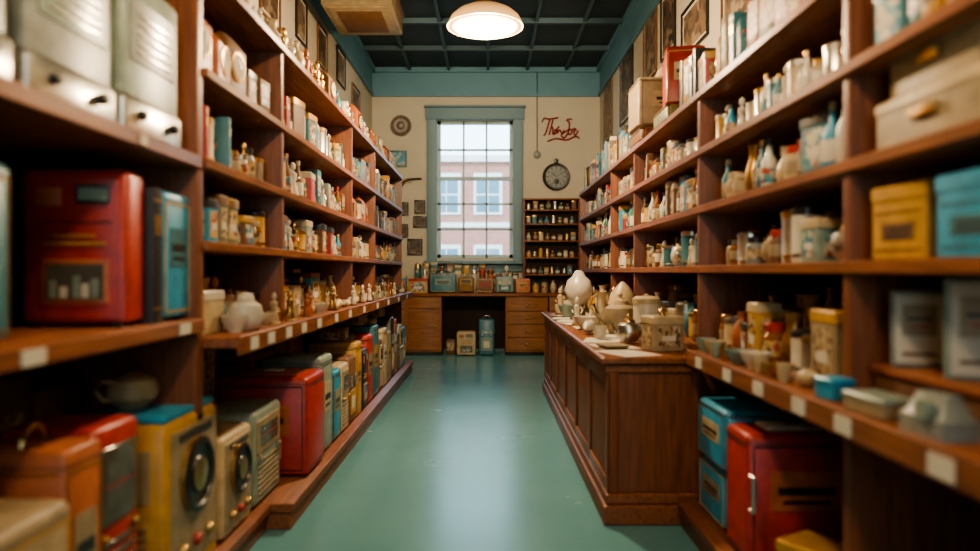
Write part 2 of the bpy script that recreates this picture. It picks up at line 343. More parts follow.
b.build('display_shelving')
RL=[2.0,1.73,1.46,1.18]; RLEDGE=.80; RU=[.55,1.96,3.33,4.8,5.7,7.6]
b=MB(); f=lambda *a: fillet(b,1,*a)
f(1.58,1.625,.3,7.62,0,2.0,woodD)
for yy in RU: f(1.0,1.58,yy-.025,yy+.015,0,2.0,woodZ)
for z in RL: f(.985,1.58,.3,7.6,z-T,z,woodY)
f(.90,1.58,.3,3.14,RLEDGE-.04,RLEDGE,woodY); f(.888,.905,.3,3.14,RLEDGE-.065,RLEDGE+.004,woodY)
f(.985,1.58,3.14,7.6,RLEDGE-.04,RLEDGE,woodY)
f(.87,1.58,.3,3.14,0,LB-.04,woodY); f(.85,1.58,.3,3.14,LB-.04,LB,woodY)
b.build('display_shelving')
b=MB()
for yy in [2.6,2.8,3.05,3.3,3.6,4.0,4.4,4.9,5.5,6.1,6.8,7.5]: b.box(-.868,-.864,yy-.04,yy+.04,LEDGE-.055,LEDGE-.01,paper)
for yy in [1.5,2.25]: b.box(-.975,-.971,yy-.04,yy+.04,.950,.985,paper)
for yy in [2.0]: b.box(-.985,-.981,yy-.02,yy+.02,1.513,1.54,paper)
b.build('price_tags')
b=MB()
for yy in [1.37,1.75,2.0,2.3,2.6,2.95]: b.box(.884,.888,yy-.04,yy+.04,RLEDGE-.055,RLEDGE-.01,paper)
b.build('price_tags')
# ---------------------------------------------------------------- shelf filling
NAMES=dict(tin='decorative_tins',jar='glass_jars',bottle='old_bottles',canister='kitchen_canisters',figurine='porcelain_figurines',bowl='ceramic_bowls',cup='enamel_cups',teapot='teapots',book='antique_books',carton='printed_cartons',clock='mantel_clocks',vase='small_vases',shell='seashell_ornaments',jug='ceramic_jugs')
def mk(b,k,w,d,h,r):
    ch=r.choice
    if k=='tin': tin(b,w,d,h,ch([cream,beige,must,teal,brown,red,olive,brown,greyg,terra,turq]),ch([cream,brown,brass,must,dark]),ch(ARTS+[None,A3]))
    elif k=='carton': carton(b,w,d,h,ch([cream,beige,red,teal,brown,beige,must,grey,olive]),ch(ARTS))
    elif k=='jar': jar(b,w/2,h,ch([amber,cream,brown,beige,green,grey,amber,white]),ch([brass,dark,cream,red,chrome]),ch([paper,A1,A3,beige]))
    elif k=='bottle': bottle(b,w/2,h,ch([amber,green,turq,white,brown,teal]),ch([dark,brass,cream,red]),ch([paper,A2,A3]))
    elif k=='canister': canister(b,w/2,h,ch([cream,chrome,chrome,teal,brass,must,white]),ch([brass,chrome,chrome,dark]))
    elif k=='figurine': figurine(b,h,ch([white,cream,brass,terra,brass,beige,white]),ch([brown,brass,cream,dark]),r.random())
    elif k=='bowl': bowl(b,w/2,h,ch([white,cream,brass,greyg]))
    elif k=='cup': cup(b,w/2*.7,h,ch([white,cream,greyg,brass]))
    elif k=='teapot': teapot(b,w/2*.66,h,ch([white,chrome,chrome,beige]),ch([cream,brass,chrome]))
    elif k=='book': book(b,w,d,h,ch([brown,red,dark,teal,olive,blue]),ch([brass,paper]))
    elif k=='clock': clockitem(b,w,d,h,ch([brown,dark,terra]),brass)
    elif k=='vase': vase(b,w/2,h,ch([white,cream,teal,brass,terra]))
    elif k=='shell': shell(b,w/2,ch([white,cream,beige]))
    elif k=='jug': jug(b,w/2*.75,h,ch([white,cream,beige,brass]))
DIM=dict(tin=(.08,.14,.11,.2),carton=(.05,.11,.13,.23),jar=(.05,.08,.09,.14),bottle=(.045,.06,.14,.21),canister=(.07,.11,.12,.2),figurine=(.05,.08,.12,.19),bowl=(.1,.14,.05,.08),cup=(.07,.09,.06,.08),teapot=(.15,.19,.12,.16),book=(.025,.045,.15,.21),clock=(.11,.14,.17,.22),vase=(.06,.1,.12,.19),shell=(.09,.14,.05,.07),jug=(.1,.13,.13,.19))
def fill(side,y0,y1,zs,clear,kinds,seed,rows=2,xf=1.0,gap=.006,hs=1.0,skip=0.0):
    r=random.Random(seed); mbs={}
    for row in range(rows):
        y=y0+r.uniform(.005,.02)
        while True:
            k=r.choice(kinds); q=DIM[k]; w=r.uniform(q[0],q[1])*hs; h=min(r.uniform(q[2],q[3])*hs*(1+.14*row),clear)
            d=min(w,.13) if k!='book' else .13
            if y+w>y1-.01: break
            if r.random()<skip: y+=w; continue
            x=side*(xf+.03+row*.165+d/2+r.uniform(0,.018))
            if k not in mbs: mbs[k]=(MB(),Vector((x,y+w/2,zs)))
            b,o=mbs[k]
            b.push((x-o.x,y+w/2-o.y,0),(90 if side<0 else -90)+r.uniform(-9,9)); mk(b,k,w,d,h,r); b.pop()
            y+=w+r.uniform(.3,1.6)*gap
    for k,(b,o) in mbs.items(): b.build(NAMES[k],o)
LK=[['tin','carton','canister','book','clock','figurine','tin'],['tin','canister','figurine','jar','book','figurine'],['tin','carton','jar','figurine','bottle','canister']]
sd=10
for i in range(4):
    ya,yb=LU[i]+.03,LU[i+1]-.03
    for j,z in enumerate(LL[1:]):
        cl=[.32,.26,.24][j]; sd+=1
        fill(-1,ya,yb,z,cl,LK[(i+j)%3] if j<2 else ['jar','tin','bottle','figurine','figurine','canister'],sd,3,hs=[1.25,1.12,1.05][j])
    sd+=1; fill(-1,ya,yb,LL[0],.4,['figurine','vase','figurine','figurine','clock','figurine','jug'],sd,2,hs=1.25 if i else 1.0)
    sd+=1; fill(-1,ya,yb,LEDGE,.28,['tin','canister','vase','figurine','figurine','tin','jar'],sd,3,xf=1.06,hs=1.15)
sd+=1; fill(-1,2.5,8.0,LEDGE,.14,['bowl','shell','figurine','shell','figurine','figurine','cup'],sd,1,xf=.865,gap=.02,hs=.9,skip=.05)
for i in range(1,5):
    ya,yb=RU[i]+.03,RU[i+1]-.03
    K=[['bottle','jar','figurine','canister'],['bottle','tin','bottle','jar','bottle','jug'],['jar','canister','jar','tin','teapot']]
    if i>=2: K=[['carton','tin','canister','jar'],['bottle','jar','canister','tin','bottle'],['jar','figurine','jar','canister','teapot']]
    for j,z in enumerate(RL[1:]):
        sd+=1; fill(1,ya,yb,z,.22,K[j],sd+40,2 if (i==1 and j==0) else 3,hs=[.9,1.08,1.05][j],skip=.25 if (j==0 and i==1) else .02)
    sd+=1; fill(1,ya,yb,RLEDGE,.32,['jar','bottle','canister','jug','vase','tin'],sd,3,hs=1.2)
fill(1,4.95,7.5,2.0,.45,['carton','book','figurine','tin','canister'],77,2,hs=1.5)
fill(1,2.05,3.2,RLEDGE,.06,['bowl','shell','cup','bowl','shell'],91,1,xf=.87,gap=.02,hs=.85,skip=.05)
fill(1,.7,1.9,1.73,.2,['tin','canister','carton'],92,2)
# ---------------------------------------------------------------- left named pieces
S=single
S('red_picture_tin',lambda b:(radio(b,.29,.13,.455,red,terra,2,must)),(-1.185,2.06,.99),6)
S('antique_book',lambda b:book(b,.06,.26,.42,dark,brass),(-1.16,2.175,.99),90)
S('blue_storage_tin',lambda b:radio(b,.2,.24,.42,turq,teal,5,must),(-1.145,2.315,.99),90)
S('teal_storage_tin',lambda b:radio(b,.3,.22,.40,teal,turq,5,brass),(-1.16,1.40,.99),90)
S('dark_wooden_box',lambda b:radio(b,.24,.2,.3,brown,cream,5,brass),(-1.50,1.85,.99),60)
S('grey_toaster',lambda b:radio(b,.36,.25,.43,grey,greyg,3,chrome),(-1.15,1.735,1.55),90)
S('grey_toaster',lambda b:radio(b,.36,.25,.47,greyg,grey,3,chrome),(-1.15,2.145,1.55),90)
S('grey_toaster',lambda b:radio(b,.36,.25,.45,grey,greyg,3,chrome),(-1.15,1.32,1.55),90)
S('cream_gramophone_box',lambda b:(radio(b,.33,.3,.5,beige,brown,5,must),b.lathe([(.06,.5),(.06,.52),(.03,.54),(.03,.57),(.045,.59),(.02,.61)],beige,16)),(-1.13,1.49,LB),90)
S('orange_suitcase',lambda b:(radio(b,.16,.26,.6,terra,beige,5,brass),handle(b,.16,.6,brass)),(-1.14,1.755,LB),90)
S('red_vending_tin',lambda b:radio(b,.24,.26,.61,red,dial,0,brass),(-1.17,1.97,LB),90)
S('yellow_box_speaker',lambda b:(radio(b,.42,.3,.555,must,beige,1,brass),b.bbox(-.2,.2,-.14,.14,.55,.575,turq,.006)),(-1.15,2.385,LB),90)
S('china_teapot',lambda b:teapot(b,.085,.15,cream,brown),(-1.2,2.36,LB+.575),60)
S('cream_tabletop_radio',lambda b:radio(b,.33,.3,.40,cream,beige,1,brass),(-1.15,2.80,LB),90)
S('tin_file_box',lambda b:radio(b,.4,.34,.42,greyg,beige,0,chrome),(-1.175,3.2,LB),90)
S('red_tin_chest',lambda b:(radio(b,.47,.36,.50,red,terra,5,dark),b.box(-.12,.1,-.19,-.178,.1,.2,paper)),(-1.135,3.68,LB),0)
S('red_chest_lid_tray',lambda b:(b.prism(.3,.2,[(0,0),(.008,0),(.01,.004)],terra),b.bbox(-.05,.05,-.03,.03,.008,.02,paper,.003)),(-1.125,3.69,LB+.5))
y=3.9; r=random.Random(5)
cols=[greyg,turq,cream,brown,must,dark,red,teal,brown,cream,beige,dark,terra,olive]; i=0
NM={0:'tabletop_radio',5:'storage_case',4:'metal_case',2:'picture_tin'}
SEQ=[5,5,0,4,5,2,5,5,0,5,5,4]
while y<7.8:
    w=r.uniform(.18,.32); h=r.uniform(.42,.6) if y<7 else r.uniform(.4,.5); m=cols[i%len(cols)]; st=SEQ[i%12]
    d=.34
    if y+w>8.05: break
    S(NM[st],lambda b:radio(b,w,d,h,m,r.choice([cream,beige,paper,must]),st,r.choice([brass,chrome,dark])),(-.925-d/2,y+w/2,LB),90)
    if r.random()<.5: S('storage_tin',lambda b:tin(b,w*.8,.2,.1,r.choice([brown,must,cream]),brown,A3),(-.925-d/2-.02,y+w/2,LB+h+.003),90)
    y+=w+.02; i+=1
y=3.95
for j in range(9):
    w=r.uniform(.28,.4); S('wooden_crate',lambda b:radio(b,w,.28,r.uniform(.5,.66),r.choice([brown,must,terra,beige]),cream,5,brass),(-1.46,y+w/2,LB),90); y+=w+.04
y=1.4
for j in range(6):
    w=.34; S('storage_box',lambda b:carton(b,w,.24,r.uniform(.66,.76),r.choice([brown,dark]),A3),(-1.49,y+w/2,LB),90); y+=w+.02
S('gilded_display_box',lambda b:(radio(b,.32,.2,.38,must,cream,5,brass)),(-1.5,5.05,2.25),0)
S('terracotta_case',lambda b:radio(b,.26,.2,.28,terra,must,5,brass),(-1.5,5.5,2.25),0)
S('round_ginger_jar',lambda b:(b.lathe([(.03,0),(.05,.01),(.07,.05),(.06,.1),(.03,.12)],white,20),b.lathe([(.035,.12),(.03,.14),(.01,.15)],white,16)),(-.95,2.74,LEDGE))
S('cream_bread_bin',lambda b:(tin(b,.2,.15,.16,cream,white,None)),(-1.1,2.62,LEDGE+.0),90)
# ---------------------------------------------------------------- right named pieces
S('beige_document_box',lambda b:(tin(b,.42,.3,.13,beige,cream,None),b.bbox(-.05,.05,-.165,-.15,.06,.085,brass,.003)),(1.18,1.65,1.46),-90)
S('beige_document_box',lambda b:(tin(b,.34,.26,.12,beige,beige,None),b.bbox(-.04,.04,-.145,-.13,.06,.085,brass,.003)),(1.18,1.66,1.591),-90)
S('mustard_tea_tin',lambda b:(labeltin(b,.2,.16,.19,must,must,brown),b.lathe([(.02,.19),(.02,.2),(.012,.21)],brass)),(1.11,1.77,1.18),-84)
S('blue_tea_tin',lambda b:labeltin(b,.24,.2,.19,turq,turq,teal),(1.13,1.49,1.18),-90)
S('low_display_riser',lambda b:(b.bbox(-.24,.24,-.17,.17,0,.08,brown,.006),b.bbox(-.25,.25,-.18,.18,.08,.1,woodX,.004)),(1.22,1.66,RLEDGE),-90)
for q,(w,h,xx,yy,fmat) in enumerate([(.13,.2,1.12,1.82,grey),(.15,.235,1.13,1.6,greyg)]):
    S('framed_postcard',lambda b:(b.bbox(-w/2,w/2,-.008,.008,0,h,fmat,.004),b.box(-w*.42,w*.42,-.0095,-.007,.012,h-.012,beige),b.box(-w*.32,w*.32,-.011,-.008,h*.2,h*.24,brown),b.box(-w*.3,w*.3,-.011,-.008,h*.45,h*.8,AP0),b.box(-w*.2,w*.2,-.011,-.008,h*.32,h*.35,red)) if False else (b.bbox(-w/2,w/2,-.008,.008,0,h,fmat,.004),b.box(-w*.42,w*.42,-.0095,-.007,.012,h-.012,paper),b.box(-w*.3,w*.3,-.011,-.008,h*.16,h*.2,brown),b.box(-w*.3,w*.3,-.011,-.008,h*.42,h*.82,beige),b.box(-w*.22,w*.22,-.012,-.010,h*.62,h*.66,dark),b.box(-w*.16,w*.16,-.012,-.010,h*.53,h*.56,red)),(xx,yy,RLEDGE+.101),-22)
S('small_blue_tin',lambda b:tin(b,.08,.07,.06,turq,turq,None),(.955,1.93,RLEDGE),-80)
S('grey_tape_dispenser',lambda b:(b.prism(.14,.09,[(0,0),(.04,0),(.05,.01),(.09,.025)],grey,.01),b.face(.02,-.035,.06,[(.022,0),(.022,.02)],greyg)),(.965,1.5,RLEDGE),-85)
S('cream_stapler_box',lambda b:tin(b,.16,.09,.05,beige,greyg,None),(.96,1.72,RLEDGE),-84)
S('teal_book_box',lambda b:(radio(b,.2,.12,.17,turq,teal,5,brass)),(1.14,2.28,RLEDGE),-30) if False else None
S('yellow_cookie_tin',lambda b:labeltin(b,.15,.12,.13,must,must,cream),(1.1,2.35,1.73),-80) if False else None
S('turquoise_radio_box',lambda b:radio(b,.34,.3,.235,turq,beige,5,cream),(1.08,2.92,LB),-90)
S('turquoise_radio_box',lambda b:radio(b,.36,.3,.25,turq,cream,5,brass),(1.07,2.9,LB+.236),-90)
S('red_metal_cabinet',lambda b:(radio(b,.42,.22,.46,red,terra,5,dark),b.bbox(-.12,.08,-.06,.05,.46,.475,paper,.004),b.lathe([(.02,.47),(.02,.49),(.03,.5),(.01,.52)],dark),b.tube([(-.2,-.12,.2),(-.2,-.15,.2),(-.2,-.15,.32),(-.2,-.12,.32)],.008,chrome)),(1.115,2.56,LB),0)
S('mustard_tin_crate',lambda b:labeltin(b,.2,.16,.16,must,must,brown),(1.06,2.24,LB),-60)
S('cream_tin_crate',lambda b:tin(b,.26,.2,.13,beige,beige,None),(1.04,1.88,LB),-75) if False else None
y=.9
for j,(w,h,m) in enumerate([(.3,.3,brown),(.26,.26,beige),(.24,.25,brown),(.2,.22,brown)]):
    S('small_wooden_crate',lambda b:carton(b,w,.2,h,m,A3),(1.15,y+w/2-.12,LB),-90); y+=w+.04
S('brown_parcel_box',lambda b:carton(b,.2,.22,.3,brown,A3),(1.4,2.12,LB),-90)
S('beige_wicker_hamper',lambda b:(radio(b,.46,.34,.34,beige,cream,5,brown),b.lathe([(.05,.34),(.08,.38),(.06,.43),(.02,.46)],beige)),(1.22,4.78,2.0+.1),0)
S('wooden_display_case',lambda b:radio(b,.5,.4,.1,brown,beige,5,brass),(1.25,4.78,2.0),0)
S('red_ledger_box',lambda b:radio(b,.22,.3,.34,red,cream,5,must),(1.15,4.12,2.1),-10)
S('tin_trunk',lambda b:radio(b,.34,.34,.1,olive,beige,5,brass),(1.18,4.12,2.0),0)
fill(1,2.1,3.9,2.0,.4,['carton','book','figurine','tin','book','carton'],78,2,hs=1.45)
# ---------------------------------------------------------------- counter
b=MB(); x0,x1,y0,y1,ch=.555,.975,3.2,6.75,.764
b.bbox(x0,x1,y0,y1,.14,ch-.035,woodZ,.004)
b.bbox(x0-.04,x1,y0-.03,y1+.03,ch-.035,ch,woodY,.008); b.bbox(x0-.02,x1,y0-.012,y1,ch-.075,ch-.035,woodY,.006)
b.bbox(x0-.03,x1,y0-.03,y1+.02,0,.09,woodY,.006); b.bbox(x0-.018,x1,y0-.018,y1+.01,.09,.14,woodY,.008)
n=6
for i in range(n):
    a=y0+(y1-y0)*i/n; c2=y0+(y1-y0)*(i+1)/n
    b.bbox(x0-.012,x0,a,a+.04,.14,ch-.07,woodZ,.003); b.bbox(x0-.012,x0,c2-.04,c2,.14,ch-.07,woodZ,.003)
    b.bbox(x0-.012,x0,a+.04,c2-.04,.14,.2,woodY,.003); b.bbox(x0-.012,x0,a+.04,c2-.04,ch-.13,ch-.07,woodY,.003)
b.bbox(x0,x0+.04,y0-.01,y0,.14,ch-.07,woodZ,.003); b.bbox(x1-.04,x1,y0-.01,y0,.14,ch-.07,woodZ,.003)
b.build('sales_counter')
b=MB(); rr=random.Random(8)
for i in range(11):
    b.push((rr.uniform(-.04,.1),3.33+i*.3-3.4,.0008*i),rr.uniform(-25,25)); b.box(-.1,.1,-.14,.14,0,.0012,paper); b.pop()
b.build('paper_sheets',(.67,3.4,ch))
C=[('square_cream_canister',lambda b:(tin(b,.16,.14,.17,beige,cream,A3),b.lathe([(.015,.17),(.012,.185),(.022,.195),(.01,.205)],brass)),.86,3.45,12),
('silver_teapot',lambda b:teapot(b,.07,.15,chrome,brass),.76,3.78,200),
('kitchen_scale_canister',lambda b:(canister(b,.075,.26,white,cream),b.tube([(.07,0,.18),(.115,0,.17),(.115,0,.09),(.07,0,.08)],.008,white)),.9,3.98,0),
('enamel_cup',lambda b:cup(b,.04,.07,white),.64,4.0,30),
('lidded_soup_tureen',lambda b:teapot(b,.11,.26,beige,cream),.82,4.35,160),
('seashell_ornament',lambda b:shell(b,.08,white),.63,4.35,60),
('brass_bell_lamp',lambda b:(b.lathe([(.06,0),(.06,.015),(.015,.03),(.012,.2)],brass,16),b.lathe([(.10,.17),(.08,.24),(.03,.3),(.01,.32)],cream,20)),.9,4.68,0),
('mixing_bowl',lambda b:bowl(b,.09,.08,white),.66,4.68,0),
('ceramic_jug',lambda b:jug(b,.07,.24,cream),.78,4.86,40),
('porcelain_figurine',lambda b:figurine(b,.2,white,brass,1),.63,4.95,-20),
('porcelain_figurine',lambda b:figurine(b,.28,brass,dark,2),.9,5.0,-20),
('china_teapot',lambda b:teapot(b,.08,.17,white,white),.83,5.22,190),
('milk_glass_globe_lamp',lambda b:(b.lathe([(.07,0),(.07,.015),(.03,.03),(.025,.1),(.05,.12)],brass,20),b.lathe([(.045,.12),(.09,.16),(.115,.235),(.09,.31),(.05,.345),(.035,.38),(.02,.39)],white,24)),.72,5.55,0),
('flower_vase',lambda b:vase(b,.07,.28,cream),.9,5.5,0),
('kitchen_canister',lambda b:canister(b,.06,.24,must,brass),.9,5.8,0),
('mixing_bowl',lambda b:bowl(b,.09,.1,greyg),.68,5.9,0),
('ceramic_jug',lambda b:jug(b,.07,.24,beige),.8,6.1,20),
('porcelain_figurine',lambda b:figurine(b,.24,cream,brown,5),.64,6.2,-20),
('tea_caddy',lambda b:tin(b,.12,.1,.2,red,brass,A1),.88,6.35,0),
('enamel_cup',lambda b:cup(b,.045,.08,white),.66,6.45,10),
('glass_jar',lambda b:jar(b,.06,.2,amber,brass),.76,6.55,0)]
for nm,fn,x,yy,rz in C: S(nm,fn,(x,yy,ch+.001 if x>.8 else ch+.009),rz)
S('serving_tray',lambda b:b.prism(.13,.18,[(0,.01),(.006,0),(.012,-.002)],beige,.02),(.63,3.55,ch+.009),10)
# ---------------------------------------------------------------- back desk
b=MB(); dy0,dy1,dh=9.6,10.17,.86
b.bbox(-1.66,1.6,dy0-.03,dy1,dh-.045,dh,woodX,.006)
for a,c2 in((-1.66,-.64),(.24,.82),(.84,1.6)): b.bbox(a,c2,dy0,dy1,.05,dh-.045,woodL,.004); b.bbox(a,c2,dy0+.03,dy1,0,.05,dark,.004)
b.bbox(-.64,.24,dy1-.03,dy1,.05,dh-.045,woodD,.002)
for a,c2 in((.24,.82),(.84,1.58)):
    for i in range(4):
        z=.08+i*.178; b.bbox(a+.025,c2-.025,dy0-.015,dy0,z,z+.165,woodL,.005); b.face((a+c2)/2,dy0-.013,z+.085,[(.008,0),(.008,.012),(.018,.02),(.012,.03)],brass,12)
for a in(-1.6,-1.12): b.bbox(a+.02,a+.46,dy0-.015,dy0,.08,.62,woodL,.005); b.bbox(a+.02,a+.46,dy0-.015,dy0,.65,.8,woodL,.005); b.face(a+.4,dy0-.013,.4,[(.008,0),(.018,.02),(.012,.03)],brass,12)
b.build('work_desk')
S('cream_floor_radio',lambda b:radio(b,.26,.25,.33,cream,brown,2,brass),(-.30,9.7,0),0)
S('small_brown_box',lambda b:carton(b,.12,.15,.2,brown,A3),(-.52,9.8,0),0)
S('teal_tool_case',lambda b:(radio(b,.21,.22,.5,teal,greyg,4,chrome),handle(b,.21,.5,chrome)),(-.02,9.7,0),0)
S('teal_typewriter_case',lambda b:(radio(b,.36,.16,.27,teal,greyg,5,brass),handle(b,.36,.27,dark)),(-.62,9.68,dh),0)
S('wooden_letter_box',lambda b:radio(b,.22,.16,.22,brown,must,0,brass),(-.30,9.68,dh),0)
S('red_record_case',lambda b:(radio(b,.22,.16,.2,brown,red,5,brass)),(-.04,9.68,dh),0)
S('green_cash_box',lambda b:(radio(b,.24,.16,.22,greyg,teal,4,brass)),(.23,9.68,dh),0)
S('orange_record_case',lambda b:(radio(b,.2,.16,.2,terra,must,5,brass)),(.48,9.68,dh),0)
S('patterned_biscuit_tin',lambda b:tin(b,.26,.16,.2,must,red,A2),(-.96,9.68,dh),0)
S('turquoise_tin',lambda b:tin(b,.18,.16,.24,turq,cream,A1),(-1.22,9.68,dh),0)
for rowy,hh,sd_,n_ in((9.84,(.26,.36),3,13),(9.98,(.32,.44),7,12)):
    b=MB(); r=random.Random(sd_)
    for i in range(n_): b.push((i*.115,0,0)); mk(b,r.choice(['tin','bottle','canister','jar','carton','figurine','book']),.09,.09,r.uniform(*hh),r); b.pop()
    b.build('row_of_jars_and_tins',(-1.0,rowy,dh))
b=MB(); r=random.Random(13)
for i in range(8): b.push((i*.12,0,0)); mk(b,r.choice(['vase','jar','canister','tin','carton']),.09,.08,r.uniform(.12,.22),r); b.pop()
b.build('row_of_jars_and_tins',(.66,9.68,dh))
b=MB(); sx0,sx1=.5,1.32; sz1=2.2
b.bbox(sx0,sx0+.03,9.96,YB-.025,dh,sz1,woodZ,.003); b.bbox(sx1-.03,sx1,9.96,YB-.025,dh,sz1,woodZ,.003); b.box(sx0,sx1,YB-.035,YB-.025,dh,sz1,woodD)
lv=[1.12,1.36,1.6,1.84,2.04]
for z in lv+[sz1]: b.bbox(sx0,sx1,9.95,YB-.03,z-.022,z,woodX,.003)
b.build('bottle_rack_shelf')
b=MB(); r=random.Random(31)
for z in lv:
    x=sx0+.08
    while x<sx1-.08:
        b.push((x-.6,0,z-1.12)); mk(b,r.choice(['jar','bottle','canister','jar','tin']),.065,.065,r.uniform(.09,.14),r); b.pop(); x+=r.uniform(.075,.1)
b.build('spice_bottles',(.6,10.03,1.12))
# ---------------------------------------------------------------- wall decor
def frame(name,x,z,w,h,m=dark,a=A3,y=YB,rz=0):
    def fn(b):
        t=.022
        b.bbox(-w/2,w/2,-.022,-.002,-h/2,-h/2+t,m,.003);b.bbox(-w/2,w/2,-.022,-.002,h/2-t,h/2,m,.003)
        b.bbox(-w/2,-w/2+t,-.022,-.002,-h/2+t,h/2-t,m,.003);b.bbox(w/2-t,w/2,-.022,-.002,-h/2+t,h/2-t,m,.003)
        b.box(-w/2+t,w/2-t,-.008,-.002,-h/2+t,h/2-t,paper if w>.3 else beige); k=t*(2.2 if w>.3 else 1.3); b.box(-w/2+k,w/2-k,-.0095,-.007,-h/2+k,h/2-k,a)
    return S(name,fn,(x,y,z),rz)
px=lambda X:(X-488)/68.6
pz=lambda Y:CAMZ+(272-Y)/68.6
AP=art('portrait_print',[(.10,.07,.05),(.2,.13,.08),(.14,.1,.07),(.3,.22,.14)],14)
AD=art('dark_portrait_print',[(.04,.03,.02),(.10,.06,.04),(.06,.045,.03),(.2,.14,.09)],16)
AB=art('seaside_print',[(.05,.2,.32),(.06,.26,.36),(.3,.36,.32),(.05,.2,.32)],16)
frame('framed_picture',px(397),pz(159),.29,.24,teal,AB)
for (X,Y,w,h) in [(404,209,.14,.2),(420,207,.16,.2),(404,231,.13,.2),(420,222,.2,.17),(415,247,.22,.24)]:
    frame('framed_photograph',px(X),pz(Y),w,h,dark,AD)
def medal(b,r,m,m2):
    b.face(0,0,0,[(r,0),(r,.015),(r*.9,.03),(r*.78,.02),(r*.7,.02),(r*.62,.03),(r*.4,.024),(r*.2,.035),(r*.05,.04)],[m,m,m2,m2,m,m,m2,m],32)
    for i in range(12):
        a=i*math.pi/6; b.face(r*.84*math.cos(a),-.02,r*.84*math.sin(a),[(r*.06,0),(r*.05,.012),(r*.01,.016)],m2,8)
S('plaster_medallion',lambda b:medal(b,.155,grey,brown),(px(401),YB,pz(126)))
def wclock(b):
    r=.2
    b.face(0,0,0,[(r,0),(r,.03),(r*.92,.05),(r*.8,.045),(r*.78,.03)],[dark,dark,dark,dark],36); b.face(0,-.028,0,[(r*.78,0),(r*.78,.006)],grey,36)
    for i in range(12):
        a=i*math.pi/6; b.push((r*.64*math.sin(a),-.037,r*.64*math.cos(a)),0,Matrix.Rotation(a,4,'Y')); b.box(-.006,.006,-.001,.001,-.02,.02,dark); b.pop()
    b.push((0,-.04,0),0,Matrix.Rotation(R(-50),4,'Y')); b.box(-.006,.006,-.002,.002,0,.09,dark); b.pop()
    b.push((0,-.042,0),0,Matrix.Rotation(R(60),4,'Y')); b.box(-.004,.004,-.002,.002,0,.13,dark); b.pop()
    b.face(0,-.03,-.07,[(.04,0),(.04,.01),(.03,.012)],dark,18)
    b.face(0,-.0,r+.03,[(.035,0),(.035,.02),(.02,.025)],dark,14)
S('round_wall_clock',wclock,(px(556),YB,pz(177)))
b=MB()
b.tube([(0,-.02,1.25),(0,-.02,.1)],.006,dark,6); b.face(0,-.01,0,[(.055,0),(.055,.015),(.03,.03)],grey,18); b.face(0,0,1.27,[(.02,0),(.02,.03)],dark,10)
b.tube([(0,-.02,.1),(0,-.02,.0)],.01,brass,6)
b.build('hanging_pendulum_cord',(px(537),YB,pz(155)))
def pistol(b):
    b.tube([(-.02,-.02,.02),(.2,-.02,.03)],.014,dark); b.tube([(.02,-.02,.015),(-.04,-.02,.0),(-.09,-.02,-.06),(-.1,-.02,-.09)],[.016,.024,.024,.03],brown)
    b.tube([(0,-.02,0),(.02,-.02,-.035),(.05,-.02,-.03),(.06,-.02,.01)],.004,brass,6)
S('antique_pistol',pistol,(px(408),YB,pz(181)))
def catmull(P,n=8):
    o=[]
    for i in range(len(P)-1):
        p0=Vector(P[max(i-1,0)]);p1=Vector(P[i]);p2=Vector(P[i+1]);p3=Vector(P[min(i+2,len(P)-1)])
        for k in range(n):
            t=k/n; o.append(.5*((2*p1)+(-p0+p2)*t+(2*p0-5*p1+4*p2-p3)*t*t+(-p0+3*p1-3*p2+p3)*t**3))
    o.append(Vector(P[-1])); return o
b=MB(); redl=mat('red_sign_paint',(.24,.012,.01),.5)
K=[[(-2,19),(2,24),(12,23),(28,25)],[(13,24),(9,14),(5,4),(1,0)],[(18,22),(15,12),(11,1),(14,9),(18,11),(18,3),(21,2)],[(21,7),(26,9),(25,4),(21,3),(22,6),(30,13)],
 [(54,23),(44,22),(49,17),(46,4),(39,-3),(34,1),(42,6),(50,9)],[(50,9),(46,4),(51,2),(54,8),(50,9)],[(54,7),(58,10),(61,8),(57,5),(60,1),(66,7)],[(8,-8),(24,-4),(44,-6),(60,-1),(68,-4)],[(27,4),(31,8),(35,3),(39,8)]]
for st in K:
    pts=catmull([(x*.0078,-.014,z*.0105) for x,z in st]); b.tube([tuple(p) for p in pts],.012,redl,6)
b.build('script_wall_lettering',(px(543),YB-.002,pz(136)))
for (yy,z,w,h,m,a) in [(6.3,3.42,.36,.42,dark,AP),(7.1,3.42,.4,.42,brown,AD),(8.0,3.48,.45,.4,dark,AP),(8.9,3.2,.5,.6,brown,AD),(5.4,3.3,.5,.45,brown,AD)]:
    frame('framed_engraving',XL,z,w,h,m,a,y=yy,rz=90)
for (yy,z,w,h,m,a) in [(9.45,3.35,.6,.85,brown,AP),(8.2,3.35,.75,.85,dark,AD),(7.0,3.42,.55,.7,brown,AP),(6.3,3.4,.5,.6,dark,AD),(5.5,3.1,.7,.4,dark,AP),(4.6,3.0,.5,.5,brown,AP)]:
    frame('vintage_poster',XR,z,w,h,m,a,y=yy,rz=-90)
def sbox(b):
    b.bbox(-.31,.31,-.4,.4,0,.2,beige,.012); b.bbox(-.27,.27,-.36,.36,-.01,.005,beige,.005); b.bbox(-.33,.33,-.42,.42,.17,.2,brown,.006); b.bbox(-.2,.2,-.27,.27,-.016,-.008,brown,.003)
    for sx in(-.2,.2):
        for sy in(-.3,.3): b.tube([(sx,sy,.19),(sx,sy,ZC-3.48)],.008,dark,6)
S('hanging_ceiling_box',sbox,(-1.15,6.5,3.48))
